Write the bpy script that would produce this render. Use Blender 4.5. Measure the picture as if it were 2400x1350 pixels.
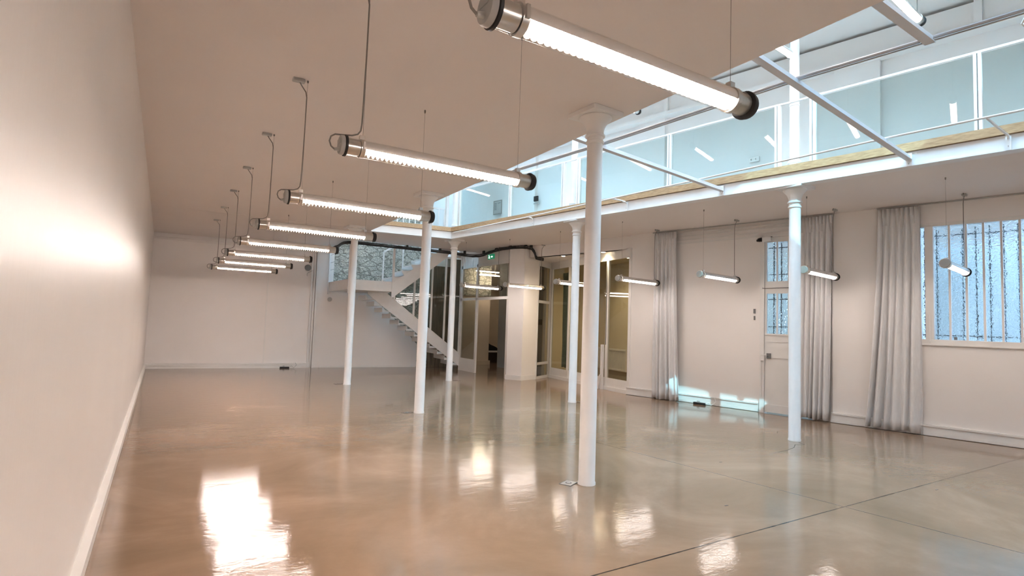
import bpy, bmesh, math, random
from mathutils import Vector, Matrix
random.seed(7)
S = bpy.context.scene
for o in list(bpy.data.objects): bpy.data.objects.remove(o)

# ------------------------------------------------------------------ camera
PI = math.pi
YAW, PITCH, ROLL, FPX = 0.559, 0.0643, 0.0341, 1304.39
fw = Vector((math.sin(YAW)*math.cos(PITCH), math.cos(YAW)*math.cos(PITCH), math.sin(PITCH)))
rt = Vector((math.cos(YAW), -math.sin(YAW), 0)); up = rt.cross(fw)
r2 = math.cos(ROLL)*rt + math.sin(ROLL)*up
u2 = -math.sin(ROLL)*rt + math.cos(ROLL)*up
cd = bpy.data.cameras.new('camera'); cam = bpy.data.objects.new('camera', cd)
S.collection.objects.link(cam); S.camera = cam
M = Matrix((r2, u2, -fw)).transposed().to_4x4(); M.translation = (0, 0, 1.55)
cam.matrix_world = M
cd.sensor_width = 36; cd.lens = FPX/2400*36; cd.clip_start = .02; cd.clip_end = 300

# ------------------------------------------------------------------ sky, sun, exposure
W = bpy.data.worlds.new('sky'); S.world = W; W.use_nodes = True
bg = W.node_tree.nodes['Background']; bg.inputs[0].default_value = (.46, .72, 1.0, 1); bg.inputs[1].default_value = 4.9
sd = bpy.data.lights.new('sun', 'SUN'); sd.energy = 1.3; sd.angle = .009; sd.color = (.42, .86, 1.0)
sun = bpy.data.objects.new('sun', sd); S.collection.objects.link(sun)
sun.rotation_euler = Vector((1, 1.5, -1.65)).to_track_quat('-Z', 'Y').to_euler(); sun.location = (-6, -8, 14)
S.view_settings.view_transform = 'Standard'; S.view_settings.look = 'None'; S.view_settings.gamma = 1
S.view_settings.exposure = 2.14
S.view_settings.use_curve_mapping = False
TUBE = 38.0

# ------------------------------------------------------------------ materials
def mat(name, col=(.8,.8,.8), rough=.5, metal=0, emit=None, es=0, spec=.5, coat=0):
    m = bpy.data.materials.new(name); m.use_nodes = True
    b = m.node_tree.nodes['Principled BSDF']
    b.inputs['Base Color'].default_value = (*col, 1); b.inputs['Roughness'].default_value = rough
    b.inputs['Metallic'].default_value = metal; b.inputs['Specular IOR Level'].default_value = spec
    b.inputs['Coat Weight'].default_value = coat
    if emit: b.inputs['Emission Color'].default_value = (*emit, 1); b.inputs['Emission Strength'].default_value = es
    return m
def N(m, t, **k):
    n = m.node_tree.nodes.new(t)
    for a, v in k.items(): setattr(n, a, v)
    return n
def L(m, a, b): m.node_tree.links.new(a, b)
def coords(m, scale=(1,1,1)):
    tc = N(m, 'ShaderNodeTexCoord'); mp = N(m, 'ShaderNodeMapping'); mp.inputs['Scale'].default_value = scale
    L(m, tc.outputs['Object'], mp.inputs[0]); return mp.outputs[0]
def bsdf(m): return m.node_tree.nodes['Principled BSDF']
def noisy(m, scale, c1, c2, stretch=(1,1,1), detail=5, bump=0, bdist=.01, bscale=None, bstretch=None):
    v = coords(m, stretch); n = N(m, 'ShaderNodeTexNoise'); n.inputs['Scale'].default_value = scale; n.inputs['Detail'].default_value = detail
    L(m, v, n.inputs[0]); r = N(m, 'ShaderNodeValToRGB'); L(m, n.outputs[0], r.inputs[0])
    r.color_ramp.elements[0].position = .3; r.color_ramp.elements[1].position = .7
    r.color_ramp.elements[0].color = (*c1, 1); r.color_ramp.elements[1].color = (*c2, 1)
    L(m, r.outputs[0], bsdf(m).inputs['Base Color'])
    if bump:
        v2 = coords(m, bstretch or stretch); n2 = N(m, 'ShaderNodeTexNoise'); n2.inputs['Scale'].default_value = bscale or scale; n2.inputs['Detail'].default_value = 3
        L(m, v2, n2.inputs[0]); bp = N(m, 'ShaderNodeBump'); bp.inputs['Strength'].default_value = bump; bp.inputs['Distance'].default_value = bdist
        L(m, n2.outputs[0], bp.inputs['Height']); L(m, bp.outputs[0], bsdf(m).inputs['Normal'])
    return r
m_wall = mat('wall_paint', rough=.62, spec=.25); noisy(m_wall, 1.2, (.83,.79,.76), (.86,.82,.79), bump=.06, bdist=.004, bscale=60)
m_satin = mat('satin_wall_paint', rough=.40, spec=.4); noisy(m_satin, .8, (.82,.78,.745), (.85,.81,.775), bump=.5, bdist=.005, bscale=9, bstretch=(1,3.0,.22))
m_ceil = mat('ceiling_paint', rough=.7, spec=.2); noisy(m_ceil, .7, (.80,.745,.715), (.83,.775,.745))
m_up = mat('upper_wall_paint', rough=.6, spec=.2); noisy(m_up, .9, (.80,.785,.76), (.84,.82,.80))
m_trim = mat('white_gloss_paint', (.80,.78,.75), .35); noisy(m_trim, 3, (.78,.76,.73), (.82,.80,.775))
m_iron = mat('white_iron_paint', (.82,.81,.80), .4); noisy(m_iron, 6, (.79,.78,.77), (.83,.82,.81), bump=.1, bdist=.003, bscale=18)
m_wood = mat('pine_wood', rough=.45); noisy(m_wood, 4, (.38,.235,.12), (.56,.38,.215), stretch=(14,1.2,14), bump=.1, bdist=.002)
m_metal = mat('brushed_steel', (.62,.60,.57), .28, 1)
m_refl = mat('reflector_white_metal', (.72,.68,.65), .38, .35)
m_fin = mat('white_louvre', (.55,.50,.42), .35, .6)
m_black = mat('black_rubber', (.012,.012,.013), .55)
m_cap = mat('grey_plastic_cap', (.42,.41,.39), .45)
m_cable = mat('grey_cable', (.22,.20,.18), .6)
m_blackc = mat('black_cable', (.02,.02,.022), .42)
m_tube = mat('warm_lamp_tube', (1,1,1), .5, emit=(1.0,.875,.83), es=TUBE)
m_diff = mat('lamp_diffuser', (1,1,1), .5, emit=(1.0,.88,.83), es=6.8)
m_tube2 = mat('warm_strip_tube', (1,1,1), .5, emit=(1.0,.84,.66), es=14)
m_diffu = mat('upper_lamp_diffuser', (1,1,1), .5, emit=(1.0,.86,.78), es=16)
m_spot = mat('downlight_lens', (1,1,1), .5, emit=(1.0,.82,.56), es=12)
m_green = mat('exit_green', (.0,.16,.08), .4, emit=(.02,.30,.14), es=.12)
m_white_e = mat('exit_white', (.9,.9,.9), .4, emit=(.8,1,.9), es=.35)
m_curt = mat('pale_grey_curtain', rough=.75, spec=.2); noisy(m_curt, 30, (.74,.73,.73), (.80,.79,.79), stretch=(1,1,.3), bump=.5, bdist=.006, bscale=7, bstretch=(1,1,.5)); bsdf(m_curt).inputs['Sheen Weight'].default_value = .3
m_curtg = mat('green_grey_curtain', rough=.8); noisy(m_curtg, 20, (.22,.28,.24), (.28,.34,.30))
m_grey = mat('grey_plaster', (.30,.285,.265), .7); noisy(m_grey, 1.5, (.27,.25,.23), (.32,.30,.275))
m_beige = mat('beige_plaster', (.62,.50,.36), .7); noisy(m_beige, 1.5, (.62,.52,.40), (.66,.56,.43))
m_cream = mat('cream_plaster', (.66,.56,.40), .65); noisy(m_cream, 1.0, (.64,.56,.42), (.68,.60,.46))
m_dark = mat('dark_cloth', (.01,.01,.012), .9)
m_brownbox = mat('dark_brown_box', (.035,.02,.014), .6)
m_mark = mat('floor_mark', (.05,.04,.035), .7)
m_lock = mat('grey_lock_case', (.20,.20,.20), .45, .4)
m_bar = mat('dark_iron_bar', (.05,.06,.075), .6)
m_rail = mat('grey_steel_rail', (.42,.42,.44), .4, .3)
m_barp = mat('bar_paint', (.66,.68,.72), .4)
m_court = mat('courtyard_plaster', (.5,.5,.5), .9); noisy(m_court, .9, (.40,.48,.52), (.85,.92,.95), stretch=(2.5,2.5,.35))
# brown board-marked wall
m_brown = mat('board_marked_concrete', rough=.8); noisy(m_brown, 3, (.085,.060,.038), (.24,.18,.12), stretch=(7,7,.6), detail=8, bump=.6, bdist=.02)
# stone wall
m_stone = mat('rubble_stone', rough=.9)
v = coords(m_stone, (1,1,1.9)); wn = N(m_stone,'ShaderNodeTexNoise'); wn.inputs['Scale'].default_value = 2.5; wn.inputs['Detail'].default_value = 4; L(m_stone, v, wn.inputs[0])
mx = N(m_stone,'ShaderNodeMix', data_type='VECTOR'); mx.inputs[0].default_value = .16; L(m_stone, v, mx.inputs[4]); L(m_stone, wn.outputs['Color'], mx.inputs[5])
vo = N(m_stone,'ShaderNodeTexVoronoi', feature='DISTANCE_TO_EDGE'); vo.inputs['Scale'].default_value = 3.6; L(m_stone, mx.outputs[1], vo.inputs[0])
vc = N(m_stone,'ShaderNodeTexVoronoi'); vc.inputs['Scale'].default_value = 3.6; L(m_stone, mx.outputs[1], vc.inputs[0])
rr = N(m_stone,'ShaderNodeValToRGB'); rr.color_ramp.elements[0].position = .02; rr.color_ramp.elements[1].position = .12
rr.color_ramp.elements[0].color = (.34,.33,.29,1); rr.color_ramp.elements[1].color = (.60,.59,.54,1); L(m_stone, vo.outputs[0], rr.inputs[0])
fn = N(m_stone,'ShaderNodeTexNoise'); fn.inputs['Scale'].default_value = 22; fn.inputs['Detail'].default_value = 8; L(m_stone, v, fn.inputs[0])
mc = N(m_stone,'ShaderNodeMix', data_type='RGBA', blend_type='MULTIPLY'); mc.inputs[0].default_value = .8; L(m_stone, rr.outputs[0], mc.inputs[6])
fr2 = N(m_stone,'ShaderNodeValToRGB'); fr2.color_ramp.elements[0].position = .35; fr2.color_ramp.elements[1].position = .62; fr2.color_ramp.elements[0].color = (.35,.34,.31,1); fr2.color_ramp.elements[1].color = (1.25,1.25,1.2,1)
L(m_stone, fn.outputs[0], fr2.inputs[0]); L(m_stone, fr2.outputs[0], mc.inputs[7]); L(m_stone, mc.outputs[2], bsdf(m_stone).inputs['Base Color'])
ad = N(m_stone,'ShaderNodeMath', operation='ADD'); L(m_stone, rr.outputs[0], ad.inputs[0]); L(m_stone, fn.outputs[0], ad.inputs[1])
bp = N(m_stone,'ShaderNodeBump'); bp.inputs['Strength'].default_value = .9; bp.inputs['Distance'].default_value = .05; L(m_stone, ad.outputs[0], bp.inputs['Height']); L(m_stone, bp.outputs[0], bsdf(m_stone).inputs['Normal'])

# polished concrete floor with saw-cut joints
m_floor = mat('polished_concrete', rough=.16, spec=.31)
P = coords(m_floor)
n1 = N(m_floor,'ShaderNodeTexNoise'); n1.inputs['Scale'].default_value = .55; n1.inputs['Detail'].default_value = 9; n1.inputs['Roughness'].default_value = .62; n1.inputs['Distortion'].default_value = .6; L(m_floor, P, n1.inputs[0])
cr = N(m_floor,'ShaderNodeValToRGB'); e = cr.color_ramp.elements
e[0].position = .30; e[0].color = (.19,.128,.078,1); e[1].position = .72; e[1].color = (.345,.238,.162,1); x = e.new(.52); x.color = (.255,.170,.110,1)
L(m_floor, n1.outputs[0], cr.inputs[0])
sx = N(m_floor,'ShaderNodeSeparateXYZ'); L(m_floor, P, sx.inputs[0])
wob = N(m_floor,'ShaderNodeTexNoise'); wob.inputs['Scale'].default_value = 9; wob.inputs['Detail'].default_value = 6; L(m_floor, P, wob.inputs[0])
def jline(a, b, c, w):        # |a x + b y - c| < w
    m1 = N(m_floor,'ShaderNodeMath', operation='MULTIPLY'); m1.inputs[1].default_value = a; L(m_floor, sx.outputs[0], m1.inputs[0])
    m2 = N(m_floor,'ShaderNodeMath', operation='MULTIPLY_ADD'); m2.inputs[1].default_value = b; L(m_floor, sx.outputs[1], m2.inputs[0]); L(m_floor, m1.outputs[0], m2.inputs[2])
    m3 = N(m_floor,'ShaderNodeMath', operation='SUBTRACT'); m3.inputs[1].default_value = c; L(m_floor, m2.outputs[0], m3.inputs[0])
    m4 = N(m_floor,'ShaderNodeMath', operation='ABSOLUTE'); L(m_floor, m3.outputs[0], m4.inputs[0])
    ww = N(m_floor,'ShaderNodeMath', operation='MULTIPLY'); ww.inputs[1].default_value = 2.6*w; L(m_floor, wob.outputs[0], ww.inputs[0])
    m5 = N(m_floor,'ShaderNodeMath', operation='LESS_THAN'); L(m_floor, m4.outputs[0], m5.inputs[0]); L(m_floor, ww.outputs[0], m5.inputs[1]); return m5.outputs[0]
js = [jline(0,1,2.735,.0048), jline(1,.094,5.595,.0038), jline(.08,1,9.235,.004), jline(.08,1,15.6,.004)]
acc = js[0]
for j in js[1:]:
    mm = N(m_floor,'ShaderNodeMath', operation='MAXIMUM'); L(m_floor, acc, mm.inputs[0]); L(m_floor, j, mm.inputs[1]); acc = mm.outputs[0]
fm = N(m_floor,'ShaderNodeMix', data_type='RGBA'); L(m_floor, acc, fm.inputs[0]); L(m_floor, cr.outputs[0], fm.inputs[6]); fm.inputs[7].default_value = (.03,.022,.018,1)
L(m_floor, fm.outputs[2], bsdf(m_floor).inputs['Base Color'])
b1 = N(m_floor,'ShaderNodeTexNoise'); b1.inputs['Scale'].default_value = 8; b1.inputs['Detail'].default_value = 6; b1.inputs['Roughness'].default_value = .65; L(m_floor, coords(m_floor,(.55,1,1)), b1.inputs[0])
bp = N(m_floor,'ShaderNodeBump'); b2 = N(m_floor,'ShaderNodeTexNoise'); b2.inputs['Scale'].default_value = 34; b2.inputs['Detail'].default_value = 3; L(m_floor, coords(m_floor,(.35,1,1)), b2.inputs[0])
ba = N(m_floor,'ShaderNodeMath', operation='MULTIPLY_ADD'); ba.inputs[1].default_value = .22; L(m_floor, b2.outputs[0], ba.inputs[0]); L(m_floor, b1.outputs[0], ba.inputs[2])
bp.inputs['Strength'].default_value = .20; bp.inputs['Distance'].default_value = .008; L(m_floor, ba.outputs[0], bp.inputs['Height']); L(m_floor, bp.outputs[0], bsdf(m_floor).inputs['Normal'])
r1 = N(m_floor,'ShaderNodeMapRange'); r1.inputs[3].default_value = .045; r1.inputs[4].default_value = .085; L(m_floor, n1.outputs[0], r1.inputs[0]); L(m_floor, r1.outputs[0], bsdf(m_floor).inputs['Roughness'])

def glass(name, tint=(.93,.97,.96), rough=0, ior=1.5, bump=None, boost=1.0):
    m = bpy.data.materials.new(name); m.use_nodes = True; nt = m.node_tree; nt.nodes.remove(bsdf(m))
    out = nt.nodes['Material Output']; t = N(m,'ShaderNodeBsdfTransparent'); t.inputs[0].default_value = (*tint,1)
    g = N(m,'ShaderNodeBsdfGlossy'); g.inputs['Roughness'].default_value = rough; f = N(m,'ShaderNodeFresnel'); f.inputs[0].default_value = ior
    mu = N(m,'ShaderNodeMath', operation='MULTIPLY'); mu.inputs[1].default_value = boost; L(m, f.outputs[0], mu.inputs[0])
    ge = N(m,'ShaderNodeNewGeometry'); iv = N(m,'ShaderNodeMath', operation='SUBTRACT'); iv.inputs[0].default_value = 1; L(m, ge.outputs['Backfacing'], iv.inputs[1])
    fx = N(m,'ShaderNodeMath', operation='MULTIPLY'); L(m, mu.outputs[0], fx.inputs[0]); L(m, iv.outputs[0], fx.inputs[1])
    mx = N(m,'ShaderNodeMixShader'); L(m, fx.outputs[0], mx.inputs[0]); L(m, t.outputs[0], mx.inputs[1]); L(m, g.outputs[0], mx.inputs[2]); L(m, mx.outputs[0], out.inputs[0])
    return m
m_glass = glass('railing_glass', (.82,.88,.88))
m_glass2 = glass('partition_glass', (.80,.80,.76))
m_clear = glass('clear_tube_plastic', (.97,.97,.96), .03)
m_pat = bpy.data.materials.new('patterned_window_glass'); m_pat.use_nodes = True
b = bsdf(m_pat); b.inputs['Base Color'].default_value = (.88,.95,1,1); b.inputs['Transmission Weight'].default_value = 1; b.inputs['Roughness'].default_value = .12; b.inputs['IOR'].default_value = 1.35
vv = N(m_pat,'ShaderNodeTexVoronoi'); vv.inputs['Scale'].default_value = 34; L(m_pat, coords(m_pat), vv.inputs[0])
bp = N(m_pat,'ShaderNodeBump'); bp.inputs['Strength'].default_value = .7; bp.inputs['Distance'].default_value = .02; L(m_pat, vv.outputs[0], bp.inputs['Height']); L(m_pat, bp.outputs[0], b.inputs['Normal'])

# ------------------------------------------------------------------ mesh helpers
class Fr:                                  # plan frame: s along, n to the side (towards the room), z up
    def __init__(s, o, d, nsign=1):
        s.o = Vector((o[0], o[1], 0)); dd = Vector((d[0], d[1], 0)).normalized(); s.d = dd; s.n = Vector((-dd.y, dd.x, 0))*nsign
    def __call__(s, a, b, z): return s.o + s.d*a + s.n*b + Vector((0,0,z))
ID = Fr((0,0), (1,0))
class MB:
    def __init__(s): s.b = bmesh.new()
    def poly(s, pts, faces):
        vs = [s.b.verts.new(p) for p in pts]
        for f in faces:
            try: s.b.faces.new([vs[i] for i in f])
            except ValueError: pass
        return s
    def box(s, x0, x1, y0, y1, z0, z1, fr=ID):
        p = [fr(x,y,z) for z in (z0,z1) for x,y in ((x0,y0),(x1,y0),(x1,y1),(x0,y1))]
        return s.poly(p, [(0,3,2,1),(4,5,6,7),(0,1,5,4),(1,2,6,5),(2,3,7,6),(3,0,4,7)])
    def prism(s, pts, z0, z1):             # plan polygon extruded upward
        n = len(pts); p = [Vector((x,y,z)) for z in (z0,z1) for x,y in pts]
        return s.poly(p, [tuple(range(n))[::-1], tuple(range(n,2*n))] + [(i,(i+1)%n,n+(i+1)%n,n+i) for i in range(n)])
    def plate(s, pts, n0, n1, fr=ID):      # upright polygon (s,z) with thickness
        k = len(pts); p = [fr(a,nn,z) for nn in (n0,n1) for a,z in pts]
        return s.poly(p, [tuple(range(k)), tuple(range(k,2*k))[::-1]] + [(i,k+i,k+(i+1)%k,(i+1)%k) for i in range(k)])
    def tube(s, pts, r, seg=8, cap=True):
        pts = [Vector(p) for p in pts]; rings = []
        for i, p in enumerate(pts):
            t = (pts[min(i+1,len(pts)-1)] - pts[max(i-1,0)]).normalized()
            a = t.orthogonal().normalized() if i == 0 else (rings[-1][1] - t*rings[-1][1].dot(t)).normalized()
            b = t.cross(a); rad = r[i] if isinstance(r,(list,tuple)) else r
            rings.append(([s.b.verts.new(p + (a*math.cos(k*2*PI/seg) + b*math.sin(k*2*PI/seg))*rad) for k in range(seg)], a))
        for i in range(len(rings)-1):
            A, B = rings[i][0], rings[i+1][0]
            for k in range(seg): s.b.faces.new((A[k], A[(k+1)%seg], B[(k+1)%seg], B[k]))
        if cap: s.b.faces.new(rings[0][0][::-1]); s.b.faces.new(rings[-1][0])
        return s
    def lathe(s, prof, c=(0,0,0), seg=24, axis='z'):   # prof: (r, h)
        c = Vector(c); rings = []
        for r, h in prof:
            ring = []
            for k in range(seg):
                a = k*2*PI/seg; u, w = r*math.cos(a), r*math.sin(a)
                ring.append(s.b.verts.new(c + (Vector((u,w,h)) if axis == 'z' else Vector((h,u,w)) if axis == 'x' else Vector((u,h,w)))))
            rings.append(ring)
        for A, B in zip(rings, rings[1:]):
            for k in range(seg): s.b.faces.new((A[k], A[(k+1)%seg], B[(k+1)%seg], B[k]))
        s.b.faces.new(rings[0][::-1]); s.b.faces.new(rings[-1]); return s
    def build(s, name, m, parent=None, smooth=False, bevel=0):
        bmesh.ops.recalc_face_normals(s.b, faces=s.b.faces)
        if parent is not None:
            inv = Matrix.Translation(parent.location) @ Matrix.Rotation(parent.rotation_euler.z, 4, 'Z')
            if parent.parent is not None:
                pp = parent.parent; inv = Matrix.Translation(pp.location) @ Matrix.Rotation(pp.rotation_euler.z, 4, 'Z') @ inv
            s.b.transform(inv.inverted())
        me = bpy.data.meshes.new(name); s.b.to_mesh(me); s.b.free(); o = bpy.data.objects.new(name, me); S.collection.objects.link(o)
        me.materials.append(m)
        if smooth:
            for f in me.polygons: f.use_smooth = True
            try: me.set_sharp_from_angle(angle=math.radians(40))
            except Exception: pass
        if parent is not None: o.parent = parent
        if bevel:
            bv = o.modifiers.new('bevel','BEVEL'); bv.width = bevel; bv.segments = 2; bv.limit_method = 'ANGLE'
        return o
def tag(o, label, cat, group=None, kind=None):
    o['label'] = label; o['category'] = cat
    if group: o['group'] = group
    if kind: o['kind'] = kind
    return o
def struct(o): o['kind'] = 'structure'; return o
def thing(name, loc, label, cat, group=None, rz=0):
    o = bpy.data.objects.new(name, None); S.collection.objects.link(o); o.location = loc; o.rotation_euler = (0,0,rz); o.empty_display_size = .1
    return tag(o, label, cat, group)
def dup(root, loc, rz, label, group=None):
    r = root.copy(); S.collection.objects.link(r); r.location = loc; r.rotation_euler = (0,0,rz); r['label'] = label
    if group: r['group'] = group
    for ch in root.children:
        c = ch.copy(); S.collection.objects.link(c); c.parent = r
        for g in ch.children:
            d = g.copy(); S.collection.objects.link(d); d.parent = c
    return r

# ------------------------------------------------------------------ plan frames
H = 3.742; UF = 3.95; RZ = 6.92                     # ceiling, upper floor, upper ceiling
WR = Fr((9.65, 8.31), (.21, -1), -1)                # right wall, n towards the room
BR = Fr((6.30, 13.16), (.16178, -.98683), -1)       # balcony edge on the right, n towards the void
BF = Fr((4.26, 13.48), (2.04, -.32), -1)            # balcony edge at the far end, n towards the void
BK = Fr((-.29, 18.14), (7.6, -.54), -1)             # back wall, n towards the room
GM = Fr((9.32, 9.59), (.6, 4.1), 1)                 # meeting room glass, n towards the main room
GA = Fr((9.09, 13.13), (.86, .56), -1)              # angled glass
SP = Fr((4.38, 15.63), (1, -.065), -1)              # upper stair flight, front face
SQ = Fr((5.20, 16.55), (1, -.065), -1)              # lower stair flight, front face
WX = -.33                                          # left wall

# ------------------------------------------------------------------ large structure
struct(MB().prism([(-.6,-4),(16,-4),(16,23),(-.6,23)], -.2, 0).build('floor', m_floor))
struct(MB().box(WX-.25, WX, -4, 18.4, 0, RZ+.2).build('wall_left', m_satin))
struct(MB().box(WX-.25, 16, -4.25, -4, 0, RZ+.2).build('wall_near', m_wall))
# back wall: white plaster, then stone above the landing, board-marked concrete beside it
b = MB(); b.plate([(-.08,0),(4.80,0),(4.80,H),(-.08,H)], 0, -.3, BK)
b.plate([(4.80,0),(7.62,0),(7.62,.75),(7.4,1.0),(6.95,1.45),(6.4,1.95),(5.9,2.4),(4.80,2.4)], 0, -.3, BK)
struct(b.build('wall_back', m_wall))
b = MB(); b.plate([(4.80,2.4),(5.9,2.4),(6.4,1.95),(6.95,1.45),(7.4,1.0),(7.62,.75),(7.62,0),(8.0,0),(8.0,RZ),(4.80,RZ)], -.02, -.3, BK)
b.plate([(-.1,H),(4.8,H),(4.8,RZ),(-.1,RZ)], -.02, -.3, BK)
struct(b.build('wall_stone', m_stone))
b = MB(); b.plate([(8.0,0),(9.2,0),(9.2,3.45),(8.0,3.45)], -.02, -.3, BK)
struct(b.build('wall_concrete', m_brown))
b = MB(); b.plate([(8.0,3.45),(9.2,3.45),(9.2,RZ),(8.0,RZ)], -.02, -.3, BK); struct(b.build('wall_stair', m_up))

# right wall pieces (n = 0 recessed face, n = .1 pilaster face)
b = MB()
b.box(-1.36,-.66,-.35,.08,0,H,WR); b.box(-.66,1.64,-.3,0,0,H,WR); b.box(1.64,2.66,-.3,0,3.47,H,WR); b.box(2.66,2.95,-.3,0,0,H,WR)
b.box(2.95,4.24,-.3,.08,0,H,WR); b.box(4.24,6.75,-.3,.08,0,1.49,WR); b.box(4.24,6.75,-.3,.08,3.41,H,WR); b.box(6.75,12.9,-.3,.08,0,H,WR)
b.box(-4.60,-1.36,-.14,.0,3.43,H,WR)
struct(b.build('wall_right', m_wall))
struct(MB().box(-10.6,12.9,-.3,-.0,UF-.02,RZ+.1,WR).build('wall_upper', m_up))
# slab over the ground floor = ceiling
b = MB(); z0, z1 = H, UF
b.prism([(WX-.1,-4),(3.74,-4),(3.81,0),(4.26,13.48),(WX-.1,13.48)], z0, z1)
b.prism([(3.74,-4),(16,-4),(16,-2.4),(3.77,-2.4)], z0, z1)
A1 = BR(-.0,-.03,0); A2 = BR(16,-.03,0)
b.prism([(A1.x,A1.y),(A2.x,A2.y),(16,A2.y),(16,13.2)], z0, z1)
b.prism([(WX-.1,13.48),(4.26,13.51),(6.30,13.19),(6.33,13.16),(16,13.2),(16,15.35),(8.2,15.35),(4.35,15.60),(WX-.1,15.60)], z0, z1)
b.prism([(WX-.1,15.60),(4.35,15.60),(4.35,18.3),(WX-.1,18.3)], z0, z1)
b.prism([(8.25,15.35),(16,15.35),(16,23),(8.25,23)], z0, z1)
struct(b.build('ceiling', m_ceil))
# roof of the upper floor with a skylight over the void, unseen baffles added to block sun outside one gap
b = MB(); XL, XR = 4.9, 7.3
b.box(WX-.2,XL,-4.2,18.4,RZ,RZ+.2); b.box(XR,16,-4.2,18.4,RZ,RZ+.2); b.box(XL,XR,-4.2,-2.2,RZ,RZ+.2); b.box(XL,XR,13.2,15.5,RZ,RZ+.2); b.box(XL,XR,17.5,18.4,RZ,RZ+.2)
struct(b.build('roof', m_up))
b = MB(); yy = [-2.2,-1.5,-.95,-.4] + [2.7+.75*i for i in range(14)]
for y in yy: b.box(XL,XR,y-.03,y+.03,RZ-.02,RZ+.85)
b.box(XL-.06,XL,-2.2,13.2,RZ-.02,RZ+.85); b.box(XR,XR+.06,-2.2,13.2,RZ-.02,RZ+.85)
for y in (15.5,16.17,16.84,17.5): b.box(XL,XR,y-.03,y+.03,RZ-.02,RZ+.85)
b.box(XL-.06,XL,15.5,17.5,RZ-.02,RZ+.85); b.box(XR,XR+.06,15.5,17.5,RZ-.02,RZ+.85)
sk = struct(b.build('skylight_baffles', m_trim))
MB().box(XL,XR,-2.2,13.2,RZ+.86,RZ+.875).box(XL,XR,15.5,17.5,RZ+.86,RZ+.875).build('skylight_pane', m_glass, sk)
# boxed band along the top of the upper right wall
b = MB(); b.box(-10,12.9,0,.16,6.44,6.86,WR); b.box(-10,12.9,0,.24,6.38,6.46,WR)
for s_ in (-3.2,-.45,2.25,5.0,7.8): b.box(s_,s_+.10,.15,.22,6.46,6.86,WR)
struct(b.build('trim_1', m_up))
b = MB()
for s0,s1,nn in ((-5.9,-4.55,.10),(-1.2,-.5,.08),(2.99,3.71,.09)): b.box(s0,s1,0,nn,UF,6.40,WR)
struct(b.build('trim_2', m_up))
# white pillar between the two glazed openings, and the bulkheads
Apt, Bpt, Cpt = (8.24,13.33),(8.48,12.93),(9.09,13.13)
struct(MB().prism([Apt,Bpt,Cpt,(9.02,13.65),(8.35,13.62)], 0, H).build('wall_center', m_wall))
ac = Fr(Apt,(Bpt[0]-Apt[0],Bpt[1]-Apt[1]),1); bc = Fr(Bpt,(Cpt[0]-Bpt[0],Cpt[1]-Bpt[1]),1)
b = MB()
def sk_poly(off, z0, z1): return MB.prism(b, [(8.24-off,13.36),(8.475-off*.6,12.93-off*1.05),(9.09+off*.7,13.13-off*.8),(9.09,13.3),(8.3,13.4)], z0, z1)
sk_poly(.018,0,.13); struct(b.build('baseboard_center', m_trim))
struct(MB().box(8.30,8.42,13.5,16.45,3.37,H).build('wall_lintel', m_wall))
struct(MB().prism([(9.37,9.70),(8.66,12.95),(9.09,13.13),(9.95,13.72),(10.3,13.6),(9.7,9.5)], 3.43, H-.002).build('trim_3', m_wall))

# baseboards
struct(MB().box(WX,-.286,-4,18.12,0.004,.112).box(WX,-.280,-4,18.12,.112,.122).build('baseboard_left', m_trim))
b = MB(); b.box(0,4.25,0,.05,0,.06,BK); b.box(0,4.25,0,.045,.065,.10,BK); b.box(0,4.25,0,.05,.105,.145,BK); b.box(4.5,7.5,0,.02,0,.06,BK); struct(b.build('baseboard_back', m_trim))
b = MB()
for s0,s1,n0 in ((-1.38,-.64,.08),(-.64,1.62,0),(2.93,4.24,.08),(4.24,12.8,.08)):
    b.box(s0,s1,n0,n0+.030,.012,.15,WR); b.box(s0,s1,n0,n0+.045,.15,.178,WR); b.box(s0,s1,n0,n0+.036,.008,.055,WR)
struct(b.build('baseboard_right', m_trim))
# cornice mouldings over the door recess, small cornice at the back
b = MB()
for z,h,pj in ((3.66,.022,.04),(3.60,.014,.03),(3.52,.016,.03),(3.44,.030,.022)): b.box(-.62,2.9,0,pj,z,z+h,WR)
struct(b.build('trim_4', m_trim))
b = MB(); b.box(0,4.3,0,.06,3.63,3.68,BK); b.box(0,4.3,0,.05,3.56,3.585,BK); struct(b.build('trim_5', m_wall))
# panel seam and vertical casing on the back wall
b = MB(); b.box(2.90,2.935,0,.022,.145,3.5,BK); struct(b.build('trim_6', m_trim))
b = MB(); b.box(4.13,4.17,0,.06,0,3.56,BK); b.box(4.21,4.25,0,.05,0,3.56,BK); b.box(4.27,4.33,0,.09,0,H,BK); struct(b.build('trim_7', m_trim))

# balcony edges: steel beam and pine nosing
b = MB(); b.box(-.02,16,-.05,-.005,H-.005,3.905,BR); b.box(-.02,16,-.16,.012,H-.022,H,BR); struct(b.build('trim_8', m_iron))
b = MB(); b.box(0,2.08,-.05,-.005,H-.005,3.905,BF); b.box(0,2.08,-.16,.012,H-.022,H,BF); struct(b.build('trim_9', m_iron))
b = MB(); b.box(-.02,16,-.18,.03,3.912,4.02,BR); struct(b.build('trim_10', m_wood))
b = MB(); b.box(-.05,2.08,-.18,.03,3.912,4.02,BF); struct(b.build('trim_11', m_wood))

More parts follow.
